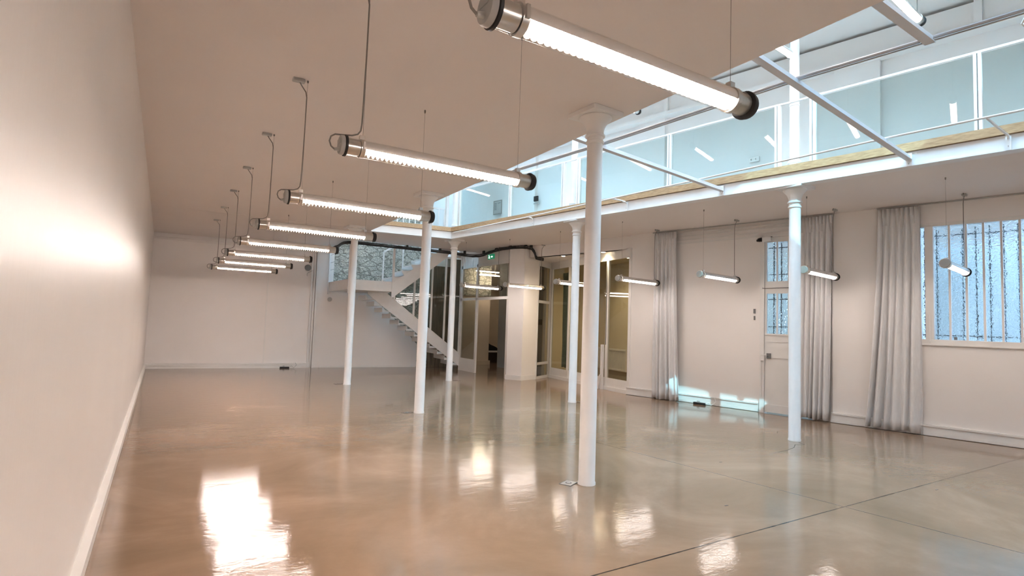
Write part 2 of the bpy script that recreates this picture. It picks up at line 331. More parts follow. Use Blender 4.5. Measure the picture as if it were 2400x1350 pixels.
# ------------------------------------------------------------------ iron columns
def column(x, y, label, z0=0, z1=H, name='iron_column', grp='white iron columns of the ground floor', r=.082):
    t = thing(name, (x,y,z0), label, 'column', grp)
    h = z1-z0
    prof = [(r*1.07,0),(r*1.07,.02),(r*1.0,.035),(r*.97,h-.33),(r*1.13,h-.325),(r*1.13,h-.305),(r,h-.295),(r,h-.262),(r*1.25,h-.255),(r*1.27,h-.24),(r*1.08,h-.225),(r*1.08,h-.20)]
    MB().lathe(prof,(x,y,z0),28).build('shaft', m_iron, t, True)
    c = MB(); c.lathe([(r*1.06,h-.203),(r*1.15,h-.17),(r*1.35,h-.13),(r*1.65,h-.10),(r*1.95,h-.075),(r*2.05,h-.062),(r*2.05,h-.05)],(x,y,z0),28)
    w = .20; fr = Fr((x,y),(.04,-1)); c.box(-w,w,-w,w,z1-.052,z1+.001,fr) if z1 == H else None
    c.build('capital', m_iron, t, True, .006)
    return t
cols = [((3.648,4.323),'nearest white iron column, foot beside a square floor socket'),((3.771,8.854),'second white iron column in the row under the left edge of the opening'),
        ((3.775,13.18),'farthest column of the left row, standing before the stair landing'),((7.887,4.735),'white iron column in front of the barred door and grey curtain'),
        ((7.176,9.017),'white iron column in front of the meeting room glass'),((6.51,13.39),'white iron column beside the foot of the staircase')]
for (x,y),l in cols: column(x,y,l)
def ucolumn(s, label):
    p = BR(s,-.24,0); x,y = p.x,p.y
    t = thing('upper_column', (x,y,4.02), label, 'column', 'slim white columns of the upper floor')
    MB().lathe([(.105,0),(.105,.03),(.085,.05),(.085,.075),(.095,.085),(.095,.105),(.075,.13),(.068,.15),(.066,2.4),(.066,RZ-4.02)],(x,y,4.02),24).build('shaft', m_iron, t, True)
    if s > 8: MB().lathe([(.071,0),(.074,.006),(.074,.02),(.071,.026)],(x,y,4.98),24).build('collar', m_iron, t, True)
ucolumn(8.55,'slim upper column above the balcony edge, at the right of the picture'); ucolumn(4.08,'slim upper column seen just left of the nearest column head'); ucolumn(-.22,'slim upper column at the far corner of the balcony'); 

# ------------------------------------------------------------------ glass railing
t = thing('balcony_railing', BR(8,-.11,4.02), 'clear glass balustrade with white posts along the long balcony edge', 'railing')
posts = [-.42,.18,2.2,3.9,4.33,6.48,8.36,8.86,10.72,12.9,15.2]
for s_ in posts:
    MB().box(s_-.035,s_-.005,-.16,-.07,4.02,5.0,BR).box(s_+.008,s_+.04,-.15,-.075,4.02,5.0,BR).build('post', m_iron, t)
for a_,b_ in zip(posts,posts[1:]):
    if b_-a_ > .7: MB().box(a_+.045,b_-.04,-.118,-.106,4.05,4.985,BR).build('glass_panel', m_glass, t)
MB().box(-.42,8.42,-.135,-.09,5.0,5.025,BR).box(8.82,15.3,-.135,-.09,5.0,5.025,BR).box(8.42,8.82,-.135,-.09,5.0,5.02,BR).build('top_rail', m_iron, t)
MB().box(-.42,15.3,-.13,-.095,4.02,4.05,BR).build('bottom_rail', m_iron, t)
# white bar balustrade round the stair opening upstairs
RB = Fr((5.2,15.30),(1,0),-1)
t = thing('stair_balustrade', (6.2,15.3,UF), 'white metal bar balustrade upstairs beyond the far balcony edge', 'railing')
MB().box(0,1.88,-.02,.02,4.92,4.96,RB).box(0,1.88,-.015,.015,4.02,4.05,RB).build('rail', m_iron, t)
for i in range(11): MB().box(.0+i*.184,.03+i*.184,-.014,.014,UF,4.92,RB).build('bar', m_iron, t)

# ------------------------------------------------------------------ blind rails, cross bars, brackets
def bar(a, b_, label, br_s=None):
    t = thing('cross_bar', (a[0],a[1],a[2]), label, 'steel bar', 'steel cross bars spanning the opening')
    a, b_ = Vector(a), Vector(b_); f = Fr((a.x,a.y),(b_.x-a.x,b_.y-a.y)); l = (b_-a).length
    MB().box(0,l,-.018,.018,a.z-.05,a.z+.0,f).box(0,l,-.035,.035,a.z-.058,a.z-.05,f).build('bar', m_barp, t)
    if br_s is not None:
        MB().box(br_s-.03,br_s+.03,.012,.022,H-.02,3.88,BR).build('end_plate', m_iron, t)
        for z in (3.75,3.82): MB().lathe([(.008,0),(.008,.006)],BR(br_s,.022,z),10,'y').build('bolt', m_cap, t)
p = BR(10.05,.02,0); bar((3.93,2.73,3.85),(p.x,p.y,3.85),'steel cross bar spanning the opening above the lit tube nearest the door side',10.05)
p = BR(7.53,.02,0); bar((4.05,5.2,3.85),(p.x,p.y,3.85),'farther steel cross bar running behind the nearest column head',7.53)
bar((3.9,1.80,3.85),(4.84,1.83,3.85),'short steel bar joining the ceiling edge to the upper guide rail')
t = thing('guide_rail', (4.58,5.34,3.87), 'long slim steel rail running over the opening near the left ceiling edge', 'steel rail', 'guide rails over the opening')
MB().tube([(5.15,-.6,3.872),(4.99,1.32,3.872),(4.76,2.86,3.872),(4.58,5.34,3.872),(4.10,9.3,3.872)],.016,8).build('tube', m_rail, t, True)
MB().tube([(5.175,-.6,3.862),(5.02,1.32,3.862),(4.79,2.86,3.862),(4.61,5.34,3.862),(4.13,9.3,3.862)],.008,6).build('blind_edge', m_cap, t, True)
t = thing('guide_rail', (6.9,5.54,3.87), 'slim pale rail held on brackets in front of the wooden balcony edge', 'steel rail', 'guide rails over the opening')
MB().tube([(7.5,-.6,3.872),(7.2,1.93,3.872),(7.06,3.07,3.872),(6.89,5.54,3.872),(6.60,9.6,3.872),(6.30,13.05,3.872)],.013,8).build('tube', m_iron, t, True)
def rail_x(y):
    pts = [(1.93,7.2),(3.07,7.06),(5.54,6.89),(9.6,6.6),(13.05,6.3)]
    for (y0,x0),(y1,x1) in zip(pts,pts[1:]):
        if y <= y1: return x0+(x1-x0)*(y-y0)/(y1-y0)
for s_,l in ((3.12,'small white rail bracket on the beam, farthest one'),(5.65,'small white rail bracket on the beam just left of the nearest column'),(11.0,'curved white rail bracket on the beam at the right picture edge')):
    p = BR(s_,.02,0); q = Vector((rail_x(p.y-.05), p.y-.08, 3.872)); t = thing('rail_bracket', (p.x,p.y,H), l, 'bracket', 'rail brackets on the balcony beam')
    MB().box(s_-.025,s_+.025,.012,.02,H-.02,3.88,BR).build('plate', m_iron, t)
    MB().tube([BR(s_,.02,3.86),BR(s_,.06,3.885),(p.x+(q.x-p.x)*.5,p.y-.03,3.89),q],.014,6).build('arm', m_iron, t, True)
    MB().lathe([(.007,0),(.007,.006)],BR(s_,.02,3.77),8,'y').build('bolt', m_cap, t)
t = thing('blind_strap', (5.03,1.33,3.84), 'dark grey strap hanging from the guide rail at the upper right corner', 'strap')
MB().tube([(5.03,1.33,3.83),(5.04,1.35,3.80),(5.05,1.33,3.77)],.008,6).build('hook', m_metal, t, True)
MB().tube([(5.05,1.33,3.77),(5.11,1.32,3.72),(5.19,1.28,3.66),(5.30,1.2,3.60)],[.008,.014,.02,.022],8).build('sleeve', m_rail, t, True)

# ------------------------------------------------------------------ tube lamps
def tube_lamp(name, loc, label, group, louvre=True, drop=H-2.63, diffm=None, rz=0, cx=.06):
    t = thing(name, loc, label, 'lamp', group, rz); T = Matrix.Translation(loc) @ Matrix.Rotation(rz,4,'Z')
    def B(): return MB()
    def put(mb, nm, m, par=t, sm=False, bev=0):
        mb.b.transform(T); return mb.build(nm, m, par, sm, bev)
    R = .056; Ln = 1.45
    put(B().lathe([(R,.03),(R,Ln-.03)],seg=28,axis='x'),'clear_tube',m_clear,sm=True)
    if louvre: put(B().lathe([(.026,.13),(.031,.15),(.031,Ln-.15),(.026,Ln-.13)],seg=14,axis='x'),'fluorescent_tube',m_tube,sm=True)
    # reflector: arched shell over the tube
    mb = B(); n = 12; pts = []
    a0, a1 = math.radians(-14), math.radians(194)
    for rr_ in (.0525,.0500):
        pts.append([(math.cos(a0+(a1-a0)*i/n)*rr_, math.sin(a0+(a1-a0)*i/n)*rr_) for i in range(n+1)])
    prof = pts[0] + pts[1][::-1]
    vs = [[mb.b.verts.new((x_,yy_,zz_)) for yy_,zz_ in prof] for x_ in (.12,Ln-.12)]
    k = len(prof)
    for i in range(k): mb.b.faces.new((vs[0][i],vs[0][(i+1)%k],vs[1][(i+1)%k],vs[1][i]))
    for i in range(n):
        mb.b.faces.new((vs[0][i],vs[0][i+1],vs[0][k-2-i],vs[0][k-1-i])); mb.b.faces.new((vs[1][i],vs[1][i+1],vs[1][k-2-i],vs[1][k-1-i]))
    put(mb,'reflector',m_refl,sm=True)
    if not louvre: put(B().lathe([(.043,.12),(.046,.125),(.046,Ln-.125),(.043,Ln-.12)],(0,0,-.002),seg=20,axis='x'),'diffuser',diffm,sm=True)
    if louvre:
        mb = B(); nf = 38
        for i in range(nf):
            x_ = .155+i*(Ln-.31)/(nf-1); m_ = 9
            arc = [(math.cos(PI+PI*j/m_)*.050, math.sin(PI+PI*j/m_)*.050) for j in range(m_+1)]
            inner = [(math.cos(2*PI-PI*j/m_)*.033, math.sin(2*PI-PI*j/m_)*.033) for j in range(m_+1)]
            pr = arc + inner; A = [mb.b.verts.new((x_-.0008,u,w)) for u,w in pr]; Bv = [mb.b.verts.new((x_+.0008,u,w)) for u,w in pr]; kk = len(pr)
            for j in range(m_):
                mb.b.faces.new((A[j],A[j+1],A[kk-2-j],A[kk-1-j])); mb.b.faces.new((Bv[j],Bv[j+1],Bv[kk-2-j],Bv[kk-1-j]))
            for j in range(kk): mb.b.faces.new((A[j],A[(j+1)%kk],Bv[(j+1)%kk],Bv[j]))
        put(mb,'louvre',m_fin)
    for x_,s1 in ((.0,1),(Ln,-1)):
        cap = put(B().lathe([(.030,x_-.006*s1),(.056,x_-.004*s1),(.061,x_+.004*s1),(.061,x_+.020*s1),(.057,x_+.022*s1)],seg=28,axis='x'),'end_cap',m_cap if (s1 == 1) == louvre or not louvre and s1 == -1 else m_black,sm=True)
        put(B().lathe([(.058,x_+.021*s1),(.067,x_+.024*s1),(.067,x_+.036*s1),(.058,x_+.039*s1)],seg=28,axis='x'),'gasket',m_black if (louvre or s1 == 1) else m_metal,cap,sm=True)
        if s1 == 1: cap0 = cap
        put(B().lathe([(.050,x_+.04*s1),(.050,x_+.118*s1)],seg=20,axis='x'),'socket_collar',m_metal,sm=True)
    for x_ in (.135,Ln-.135):
        cl = put(B().lathe([(.0572,x_-.014),(.0590,x_-.014),(.0590,x_+.014),(.0572,x_+.014)],seg=28,axis='x').box(x_-.016,x_+.016,-.014,.014,.056,.084),'clip',m_metal,sm=True,bev=.0)
    put(B().box(.128,.142,-.066,-.056,-.02,.03),'latch',m_metal,cl)
    put(B().tube([(-.004,.0,-.028),(-.034,.0,-.034)],[.012,.010],10),'cable_gland',m_cap,cap0,sm=True)
    put(B().box(-.010,-.004,-.03,.03,.004,.034),'cap_rib',m_cap,cap0)
    D = drop
    pth = [(-.034,0,-.034),(-.055,0,-.018),(-.066,0,.012),(-.058,0,.042),(-.034,0,.060),(.02,0,.066),(.07,-.004,.072),(.105,-.008,.086),(.122,-.008,.112),(.128,-.006,.16),(.132,-.004,.3),(.136,-.004,D*.55),(.137,-.004,D-.16),(.128,0,D-.11),(cx+.03,0,D-.06),(cx+.01,0,D-.03)]
    put(B().tube(pth,.0052,8),'power_cable',m_cable,sm=True)
    put(B().tube([(.14,0,.08),(.14,0,D)],.0013,5),'hanging_wire',m_cable)
    put(B().tube([(Ln-.135,0,.08),(Ln-.135,0,D)],.0013,5),'hanging_wire',m_cable)
    put(B().lathe([(.004,D-.035),(.009,D-.022),(.009,D)],(Ln-.135,0,0),10),'wire_anchor',m_cable,sm=True)
    put(B().lathe([(.006,D-.02),(.009,D-.014),(.009,D)],(.14,0,0),10),'wire_anchor',m_cable,sm=True)
    put(B().box(cx-.055,cx+.055,-.03,.03,D-.032,D),'ceiling_rose',m_cap,bev=.008)
    return t
LY = [1.631+1.849*i for i in range(8)]
llab = ['lit tube pendant nearest the camera, crossing the top of the picture','second tube pendant of the long row, its cable leaving the top edge',
        'third tube pendant of the long row, right end before the second column','fourth tube pendant of the long row, right end above the farthest column',
        'fifth tube pendant of the long row','sixth tube pendant of the long row, left of the staircase','seventh tube pendant of the long row, next to last before the back wall',
        'eighth tube pendant, nearest the back wall in the long row']
GL = 'row of louvred tube pendants beside the left wall'
lamp0 = tube_lamp('tube_pendant', (.875,LY[0],2.63), llab[0], GL)
for y,l in zip(LY[1:],llab[1:]): dup(lamp0,(.875,y,2.63),0,l)
for y,l in ((-.218,'tube pendant beside the camera, outside the picture'),(-2.067,'tube pendant behind the camera, outside the picture')): dup(lamp0,(.875,y,2.63),0,l)  # unseen continuation of the row, added to light the foreground
GR = 'row of tube pendants beside the right wall'
rlab = ['tube pendant hanging in front of the barred window','tube pendant in front of the middle grey curtain, right of the column','tube pendant in front of the plain white panel left of the door',
        'tube pendant beside the left grey curtain, before the meeting room','tube pendant partly hidden by the two columns','tube pendant in front of the white pillar','tube pendant beside the white column at the stair foot']
RC = [(9.50,3.32),(9.19,5.07),(8.81,6.76),(8.53,8.58),(8.32,10.42),(8.10,12.30),(7.52,13.62)]
ra = math.atan2(.17,1)
lampr = None
for (x,y),l in zip(RC,rlab):
    ox, oy = x+math.cos(ra)*.725, y+math.sin(ra)*.725
    if lampr is None: lampr = tube_lamp('tube_pendant', (ox,oy,2.555), l, GR, False, H-2.555, m_diff, ra+PI)
    else: dup(lampr,(ox,oy,2.555),ra+PI,l)
for y,l in ((1.5,'first tube pendant of the right row outside the picture'),(-.3,'second tube pendant of the right row outside the picture'),(-2.1,'tube pendant of the right row behind the camera')): dup(lampr,(9.8+.2*(3.3-y)+.4,y+.12,2.555),ra+PI,l)
# upstairs
GU = 'tube pendants on the upper floor'
lu = tube_lamp('upper_tube_pendant', (8.43,3.29,5.8), 'bright tube pendant upstairs at the top right of the picture', GU, False, RZ-5.8, m_diffu, PI+.09)
dup(lu,(8.0,4.81,5.8),PI+.09,'bright tube pendant upstairs beside the slim upper column'); dup(lu,(7.70,7.82,5.8),PI+.09,'bright tube pendant upstairs, only its end showing past the nearest column head')
dup(lu,(7.4,10.9,5.8),PI+.09,'bright tube pendant upstairs hidden behind the ceiling edge')
dup(lu,(8.6,1.2,5.8),PI+.09,'bright tube pendant upstairs beyond the picture edge')
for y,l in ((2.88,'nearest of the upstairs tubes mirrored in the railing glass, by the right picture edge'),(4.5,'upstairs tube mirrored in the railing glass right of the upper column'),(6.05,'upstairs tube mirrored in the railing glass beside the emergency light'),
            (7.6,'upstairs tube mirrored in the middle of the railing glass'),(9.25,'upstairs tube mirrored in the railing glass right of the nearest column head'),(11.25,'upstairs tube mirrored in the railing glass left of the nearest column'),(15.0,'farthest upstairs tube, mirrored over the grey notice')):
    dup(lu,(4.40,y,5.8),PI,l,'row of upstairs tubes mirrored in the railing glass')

# ------------------------------------------------------------------ curtains
def curtain(name, s0, s1, b0, b1, z0, z1, n0, folds, label, fr, m, seed, grp=None, amp=.045):
    rnd = random.Random(seed); mb = MB(); ns, nz = folds*12, 26
    ph = [rnd.uniform(-.5,.5) for _ in range(folds+2)]; am = [rnd.uniform(.65,1.3) for _ in range(folds+2)]
    rows = []
    for j in range(nz+1):
        tz = j/nz; z = z1+(z0-z1)*tz; row = []
        for i in range(ns+1):
            u = i/ns; f = u*folds; k = int(f); fx = f-k
            a = am[k]*(1-fx)+am[k+1]*fx; p_ = ph[k]*(1-fx)+ph[k+1]*fx
            nn = n0+.02+amp*a*(.6+.55*tz)*(math.sin(2*PI*f+p_*(1+tz))+.25*math.sin(5.1*f+3*tz+seed))
            if tz < .04: nn = n0+.02+amp*.5*math.sin(2*PI*f*1.5)
            s_ = (s0+(b0-s0)*tz**1.6)*(1-u)+(s1+(b1-s1)*tz**1.6)*u + .012*math.sin(2*PI*f*.5+4*tz+seed)*tz
            row.append(mb.b.verts.new(fr(s_,nn,z+(.012*math.sin(2.2*f+seed) if j == nz else 0))))
        rows.append(row)
    for A,B in zip(rows,rows[1:]):
        for i in range(ns): mb.b.faces.new((A[i],A[i+1],B[i+1],B[i]))
    o = mb.build(name, m, None, True); so = o.modifiers.new('thick','SOLIDIFY'); so.thickness = .004
    tag(o, label, 'curtain', grp); return o
GC = 'pale grey curtains on the right wall'
curtain('curtain',-.68,-.13,-.68,.0,.015,3.70,.13,6,'pale grey curtain left of the plain white panel, hem in sunlight',WR,m_curt,1,GC)
curtain('curtain',2.36,2.97,2.33,2.90,.03,3.70,.15,7,'pale grey curtain right of the barred door, partly behind a column',WR,m_curt,2,GC)
curtain('curtain',3.68,4.26,3.47,4.26,.03,3.70,.14,6,'widest pale grey curtain, left of the barred window',WR,m_curt,5,GC)
tag(MB().box(-.72,2.98,.125,.145,3.715,3.735,WR).build('curtain_track', m_cap),'thin grey curtain track above the door recess','curtain track','curtain tracks on the right ceiling')
tag(MB().box(3.66,8.5,.125,.145,3.715,3.735,WR).build('curtain_track', m_cap),'thin grey curtain track running above the barred window','curtain track','curtain tracks on the right ceiling')

# ------------------------------------------------------------------ door with barred lights
d = struct(thing('door_1', WR(2.15,0,0), '', 'door')); del d['label']; del d['category']
b = MB()                                              # leaf built of rails and stiles round its panes
b.box(1.73,1.765,-.05,-.005,.02,3.42,WR); b.box(2.58,2.62,-.05,-.005,.02,3.42,WR); b.box(1.765,2.58,-.05,-.005,3.32,3.42,WR); b.box(1.765,2.58,-.05,-.005,2.31,2.55,WR)
b.box(1.765,2.58,-.05,-.005,.02,1.53,WR)
for s_ in (1.945,2.155,2.365):
    b.box(s_,s_+.025,-.05,-.008,1.53,2.31,WR); b.box(s_,s_+.025,-.05,-.008,2.55,3.32,WR)
b.build('leaf', m_trim, d)
MB().box(1.74,2.60,-.006,.006,1.06,1.068,WR).box(1.74,2.60,-.006,.004,1.37,1.378,WR).box(1.74,2.60,-.006,.014,.02,.17,WR).box(1.74,2.60,-.006,.012,1.50,1.53,WR).build('moulding', m_trim, d)
b = MB(); b.box(1.64,1.725,-.12,.03,0,3.47,WR); b.box(2.62,2.66,-.12,.03,0,3.47,WR); b.box(1.64,2.66,-.12,.03,3.42,3.47,WR); b.build('frame', m_trim, d)
for z0,z1 in ((1.53,2.31),(2.55,3.32)):
    pn = MB().box(1.765,2.58,-.034,-.028,z0,z1,WR).build('pane', m_pat, d)
    for s_ in (1.87,2.01,2.26,2.48): MB().box(s_-.009,s_+.009,-.10,-.085,z0-.02,z1+.02,WR).build('bar', m_bar, d)
    MB().box(1.765,2.58,-.09,-.08,z1-.115,z1-.10,WR).box(1.765,2.58,-.09,-.08,z0+.13,z0+.145,WR).build('cross_rod', m_bar, d)
MB().box(1.665,1.745,.03,.07,1.0,1.12,WR).build('latch_box', m_trim, d, bevel=.006)
MB().tube([WR(1.70,.07,1.12),WR(1.70,.09,1.12),WR(1.80,.09,1.115)],.008,8).build('handle', m_trim, d, True)
lk = MB().box(1.775,1.85,-.004,.03,1.05,1.15,WR).build('lock', m_lock, d, bevel=.004); MB().lathe([(.01,0),(.01,.008)],WR(1.81,.03,1.09),10,'y').build('keyhole', m_black, lk)
MB().tube([WR(1.66,.04,2.415),WR(2.6,.04,2.415)],.006,6).build('espagnolette', m_lock, d, True)
MB().box(1.655,1.70,.03,.055,2.40,2.44,WR).build('espagnolette_keeper', m_trim, d)
MB().tube([WR(1.68,.045,.3),WR(1.68,.045,1.0)],.010,8).build('bolt_rod', m_trim, d, True)
t = thing('door_sensor', WR(1.68,.02,3.36),'small dark and white camera box above the door frame corner','camera')
MB().box(1.70,1.86,.03,.08,3.33,3.42,WR).build('housing', m_trim, t, bevel=.004); MB().box(1.62,1.69,.03,.10,3.34,3.40,WR).lathe([(.02,0),(.025,.01),(.025,.03)],WR(1.64,.1,3.36),12,'y').build('lens', m_black, t); MB().tube([WR(1.62,.04,3.41),WR(1.88,.04,3.425)],.006,6).build('lead', m_blackc, t)
t = thing('wall_switch', WR(1.53,0,1.85),'two small dark key switches on the white wall left of the door','switch')
MB().box(1.515,1.55,0,.02,1.92,2.01,WR).build('upper_switch', m_lock, t); MB().box(1.52,1.545,0,.02,1.79,1.87,WR).build('lower_switch', m_lock, t)

# ------------------------------------------------------------------ barred window
wn = struct(thing('window_1', WR(5.4,0,1.5), '', 'w')); del wn['label']; del wn['category']
b = MB(); b.box(4.24,6.75,-.06,.10,1.46,1.53,WR); b.box(4.24,6.75,-.06,.07,3.36,3.42,WR); b.box(4.31,4.42,-.06,.095,1.53,3.36,WR); b.box(6.7,6.75,-.06,.09,1.5,3.4,WR); b.box(4.2,6.8,.05,.115,1.435,1.462,WR)
b.build('frame', m_trim, wn, bevel=.004)
b = MB()
for s_ in (4.605,4.815,5.025,5.235,5.445,5.655,5.865,6.075,6.285,6.495): b.box(s_,s_+.028,-.04,.035,1.53,3.36,WR)
b.build('glazing_bars', m_trim, wn)
MB().box(4.24,6.72,-.012,-.004,1.5,3.38,WR).build('pane', m_pat, wn)
for i in range(14): s_ = 4.275+i*.165; MB().tube([WR(s_,-.12,1.46),WR(s_,-.12,3.33)],.008,6).build('bar', m_bar, wn)
MB().tube([WR(4.2,-.12,3.22),WR(6.8,-.12,3.22)],.007,6).tube([WR(4.2,-.12,1.60),WR(6.8,-.12,1.60)],.007,6).build('cross_rod', m_bar, wn)
MB().tube([WR(4.365,.105,1.50),WR(4.365,.105,1.92)],.008,8).lathe([(.016,0),(.016,.02)],WR(4.365,.10,1.47),10).build('fastener', m_trim, wn, True)
MB().box(4.66,4.70,.0,.02,1.535,1.58,WR).build('stay', m_lock, wn)
# courtyard outside the window and door
struct(MB().box(-3,11,-6.2,-6.0,-.2,5.4,WR).build('wall_courtyard', m_court))
struct(MB().box(-3,11,-6.0,-.3,-.25,-.05,WR).build('floor_courtyard', m_court))

# ------------------------------------------------------------------ meeting room glazing
t = thing('meeting_room_partition', GM(2,0,0), 'tall white framed glass partition of the meeting room, beyond the right columns', 'partition')
for s_,w in ((-.02,.10),(.93,.09),(2.88,.08),(3.93,.09)): MB().box(s_,s_+w,-.03,.03,.0,3.28,GM).build('post', m_trim, t)
MB().box(-.02,4.03,-.03,.03,3.22,3.43,GM).build('head_rail', m_trim, t)
MB().box(.08,4.0,-.02,.02,.0,.30,GM).box(.08,4.0,.02,.045,.0,.09,GM).build('kick_panel', m_trim, t)
for a_,b_ in ((.08,.93),(1.02,2.88),(2.96,3.93)): MB().box(a_,b_,-.006,.006,.30,3.22,GM).build('glass_panel', m_glass2, t)
MB().box(.985,1.0,.03,.036,1.11,3.2,GM).build('door_gap_seal', m_black, t)
t = thing('glass_reflection', GM(1.08,.10,0),'waist-high white shape built for a reflection in the meeting room glass','post')  # solid white shape standing in for a reflection in the glass
MB().box(1.03,1.10,.05,.11,.0,1.11,GM).build('upright', m_trim, t); MB().plate([(1.14,.0),(1.22,.0),(1.11,.36),(1.05,.36)],.10,.13,GM).build('reflected_slant', m_trim, t)
t = thing('angled_partition', GA(.5,0,0),'narrow angled glass panel between the white pillar and meeting room','partition')
MB().box(0,.98,-.025,.025,0,.07,GA).box(0,.98,-.025,.025,.40,.47,GA).box(0,.98,-.025,.025,2.18,2.26,GA).box(0,.98,-.025,.025,3.25,3.43,GA).box(0,.04,-.025,.025,0,3.3,GA).box(.93,1.0,-.03,.03,0,3.3,GA).build('frame', m_trim, t)
for z0,z1 in ((.07,.40),(.47,2.18),(2.26,3.25)): MB().box(.04,.93,-.006,.006,z0,z1,GA).build('glass_panel', m_glass2, t)
# meeting room shell
MR = Fr((11.02,9.2),(.2,1),1)
struct(MB().box(0,4.9,-.2,0,0,H,MR).build('wall_meeting', m_cream))
struct(MB().box(9.98,12.2,13.95,14.1,0,H).build('wall_meeting_far', m_cream))
struct(MB().prism([(9.52,9.2),(11.2,9.0),(11.2,9.2),(9.52,9.45)],0,H).build('wall_meeting_near', m_cream))
struct(MB().prism([(9.75,9.6),(11.05,9.2),(12.1,14.0),(10.3,14.0)],3.50,3.56).build('ceiling_meeting', m_cream))
t = thing('radiator', MR(3.5,.1,0),'cream column radiator against the meeting room wall, behind glass','radiator')
MB().box(2.75,4.5,.05,.16,.86,.91,MR).box(2.75,4.5,.05,.16,.27,.32,MR).build('manifold', m_trim, t); MB().box(2.76,4.49,.035,.055,.3,.88,MR).build('gap_shade_panel', m_lock, t)  # dark panel added behind the fins for the shade in their gaps
for i in range(38): MB().box(2.77+i*.0455,2.793+i*.0455,.06,.15,.30,.88,MR).build('fin', m_trim, t)
struct(MB().box(0,4.8,0,.03,0,.12,MR).build('baseboard_meeting', m_cream))
curtain('green_curtain',3.02,3.82,3.05,3.8,.33,3.12,-.30,7,'grey-green curtain hanging inside the meeting room behind its glass',GM,m_curtg,9,None,.04)
for i,((x,y),l) in enumerate((((9.09,11.97),'round recessed downlight in the soffit, right of the middle column'),((9.30,10.60),'round recessed downlight in the soffit, right of the nearest column'),((10.45,12.3),'round downlight inside the meeting room, far one'),((10.1,10.7),'round downlight inside the meeting room, near one'),((10.9,11.4),'round downlight inside the meeting room beside the back wall'))):
    z = 3.43 if i < 2 else 3.50
    t = thing('downlight',(x,y,z),l,'downlight','round recessed downlights')
    MB().lathe([(.062,-.004),(.062,0)],(x,y,z),20).build('trim_ring', m_trim, t); MB().lathe([(.045,-.008),(.045,-.004)],(x,y,z),20).build('lens', m_spot, t)
    ld = bpy.data.lights.new('downlight_lamp','SPOT'); ld.energy = 12 if i < 2 else 20; ld.color = (1,.80,.52); ld.spot_size = 2.6; ld.spot_blend = .8; ld.shadow_soft_size = .045
    lo = bpy.data.objects.new('downlight_lamp', ld); S.collection.objects.link(lo); lo.parent = t; lo.location = (0,0,-.02)

# ------------------------------------------------------------------ glazed screen beside the stairs
t = thing('corridor_screen',(8.3,15,0),'white framed glazed screen with open doorway left of the white pillar','partition')
b = MB()
b.box(8.27,8.33,15.25,15.33,0,3.37).box(8.27,8.33,16.28,16.38,0,3.37).box(8.27,8.33,13.40,16.38,3.28,3.38).box(8.27,8.33,13.40,16.38,2.25,2.33).box(8.27,8.33,13.38,13.42,2.25,3.37)
b.build('frame', m_trim, t)
MB().box(8.275,8.325,15.3,16.3,0,.40).build('kick_panel', m_trim, t)
for y0,y1,z0,z1 in ((15.33,16.28,.40,2.25),(15.33,16.28,2.33,3.28),(13.42,15.25,2.33,3.28)): MB().box(8.296,8.304,y0,y1,z0,z1).build('glass_panel', m_glass2, t)
# corridor beyond
struct(MB().prism([(8.75,18.56),(8.75,18.52),(10.5,18.27),(10.5,18.3)],2.55,H).build('wall_masonry', m_stone))
struct(MB().prism([(8.75,18.7),(8.75,18.55),(10.5,18.3),(10.5,19.6),(10.4,19.6),(10.4,18.5)],0,H).build('wall_corridor', m_beige))
struct(MB().box(8.6,8.75,17.4,18.7,0,H).build('wall_corridor_left', m_grey))
struct(MB().box(10.2,10.35,14.1,17.15,0,H).box(10.35,12.5,17.0,17.15,0,H).build('wall_corridor_right', m_grey))
struct(MB().box(10.3,12.8,19.55,19.7,0,H).build('wall_corridor_back', m_beige))
struct(MB().box(12.5,12.65,17,19.7,0,H).build('wall_corridor_side', m_beige))
b = MB(); b.box(8.75,10.52,18.2,18.28,0,.15); struct(b.build('baseboard_corridor', m_beige))
t = thing('low_shelf',(11.2,19.3,0),'low white shelf with dark box below at the end of the corridor','shelf')
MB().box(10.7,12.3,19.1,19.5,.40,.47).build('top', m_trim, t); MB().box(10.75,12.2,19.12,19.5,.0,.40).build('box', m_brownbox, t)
b = MB(); rnd = random.Random(3); prof = [(10.85,.47),(10.85,.72),(10.95,.77),(11.08,.70),(11.2,.66),(11.34,.60),(11.42,.54),(11.42,.47)]
b.plate(prof,-19.12,-19.42,Fr((0,0),(1,0),-1)); o = b.build('jacket', m_dark, None, False, .03); tag(o,'crumpled black cloth lying on the low white corridor shelf','jacket')
t = tag(MB().box(10.17,10.2,14.45,14.60,1.55,1.72).build('intercom', m_black),'small black box on the grey wall through the doorway','intercom')
t = thing('socket_row',(10.19,15.2,1.05),'row of small switches on the grey wall through the doorway','switch')
for i in range(4): MB().box(10.185,10.2,14.98+i*.16,15.06+i*.16,1.03,1.11).build('switch_plate', m_cap if i else m_trim, t)
for (x,y,z,l) in ((10.2,18.0,3.32,'lit strip tube seen through the upper doorway glass, lower one'),(10.0,17.7,3.42,'lit strip tube seen through the upper doorway glass, upper one')):
    tt = thing('strip_light',(x,y,z),l,'lamp','strip lights in the corridor'); MB().box(x-.5,x+.5,y-.03,y+.03,z+.02,z+.05).box(x-.3,x-.28,y-.01,y+.01,z+.05,H).box(x+.28,x+.3,y-.01,y+.01,z+.05,H).build('body', m_trim, tt); MB().lathe([(.014,-.48),(.014,.48)],(x,y,z),10,'x').build('tube', m_tube2, tt)
t = thing('exit_sign',(8.29,14.48,3.5),'small green emergency exit sign under the black cables','sign')
MB().box(8.265,8.298,14.30,14.66,3.475,3.615).build('housing', m_green, t)
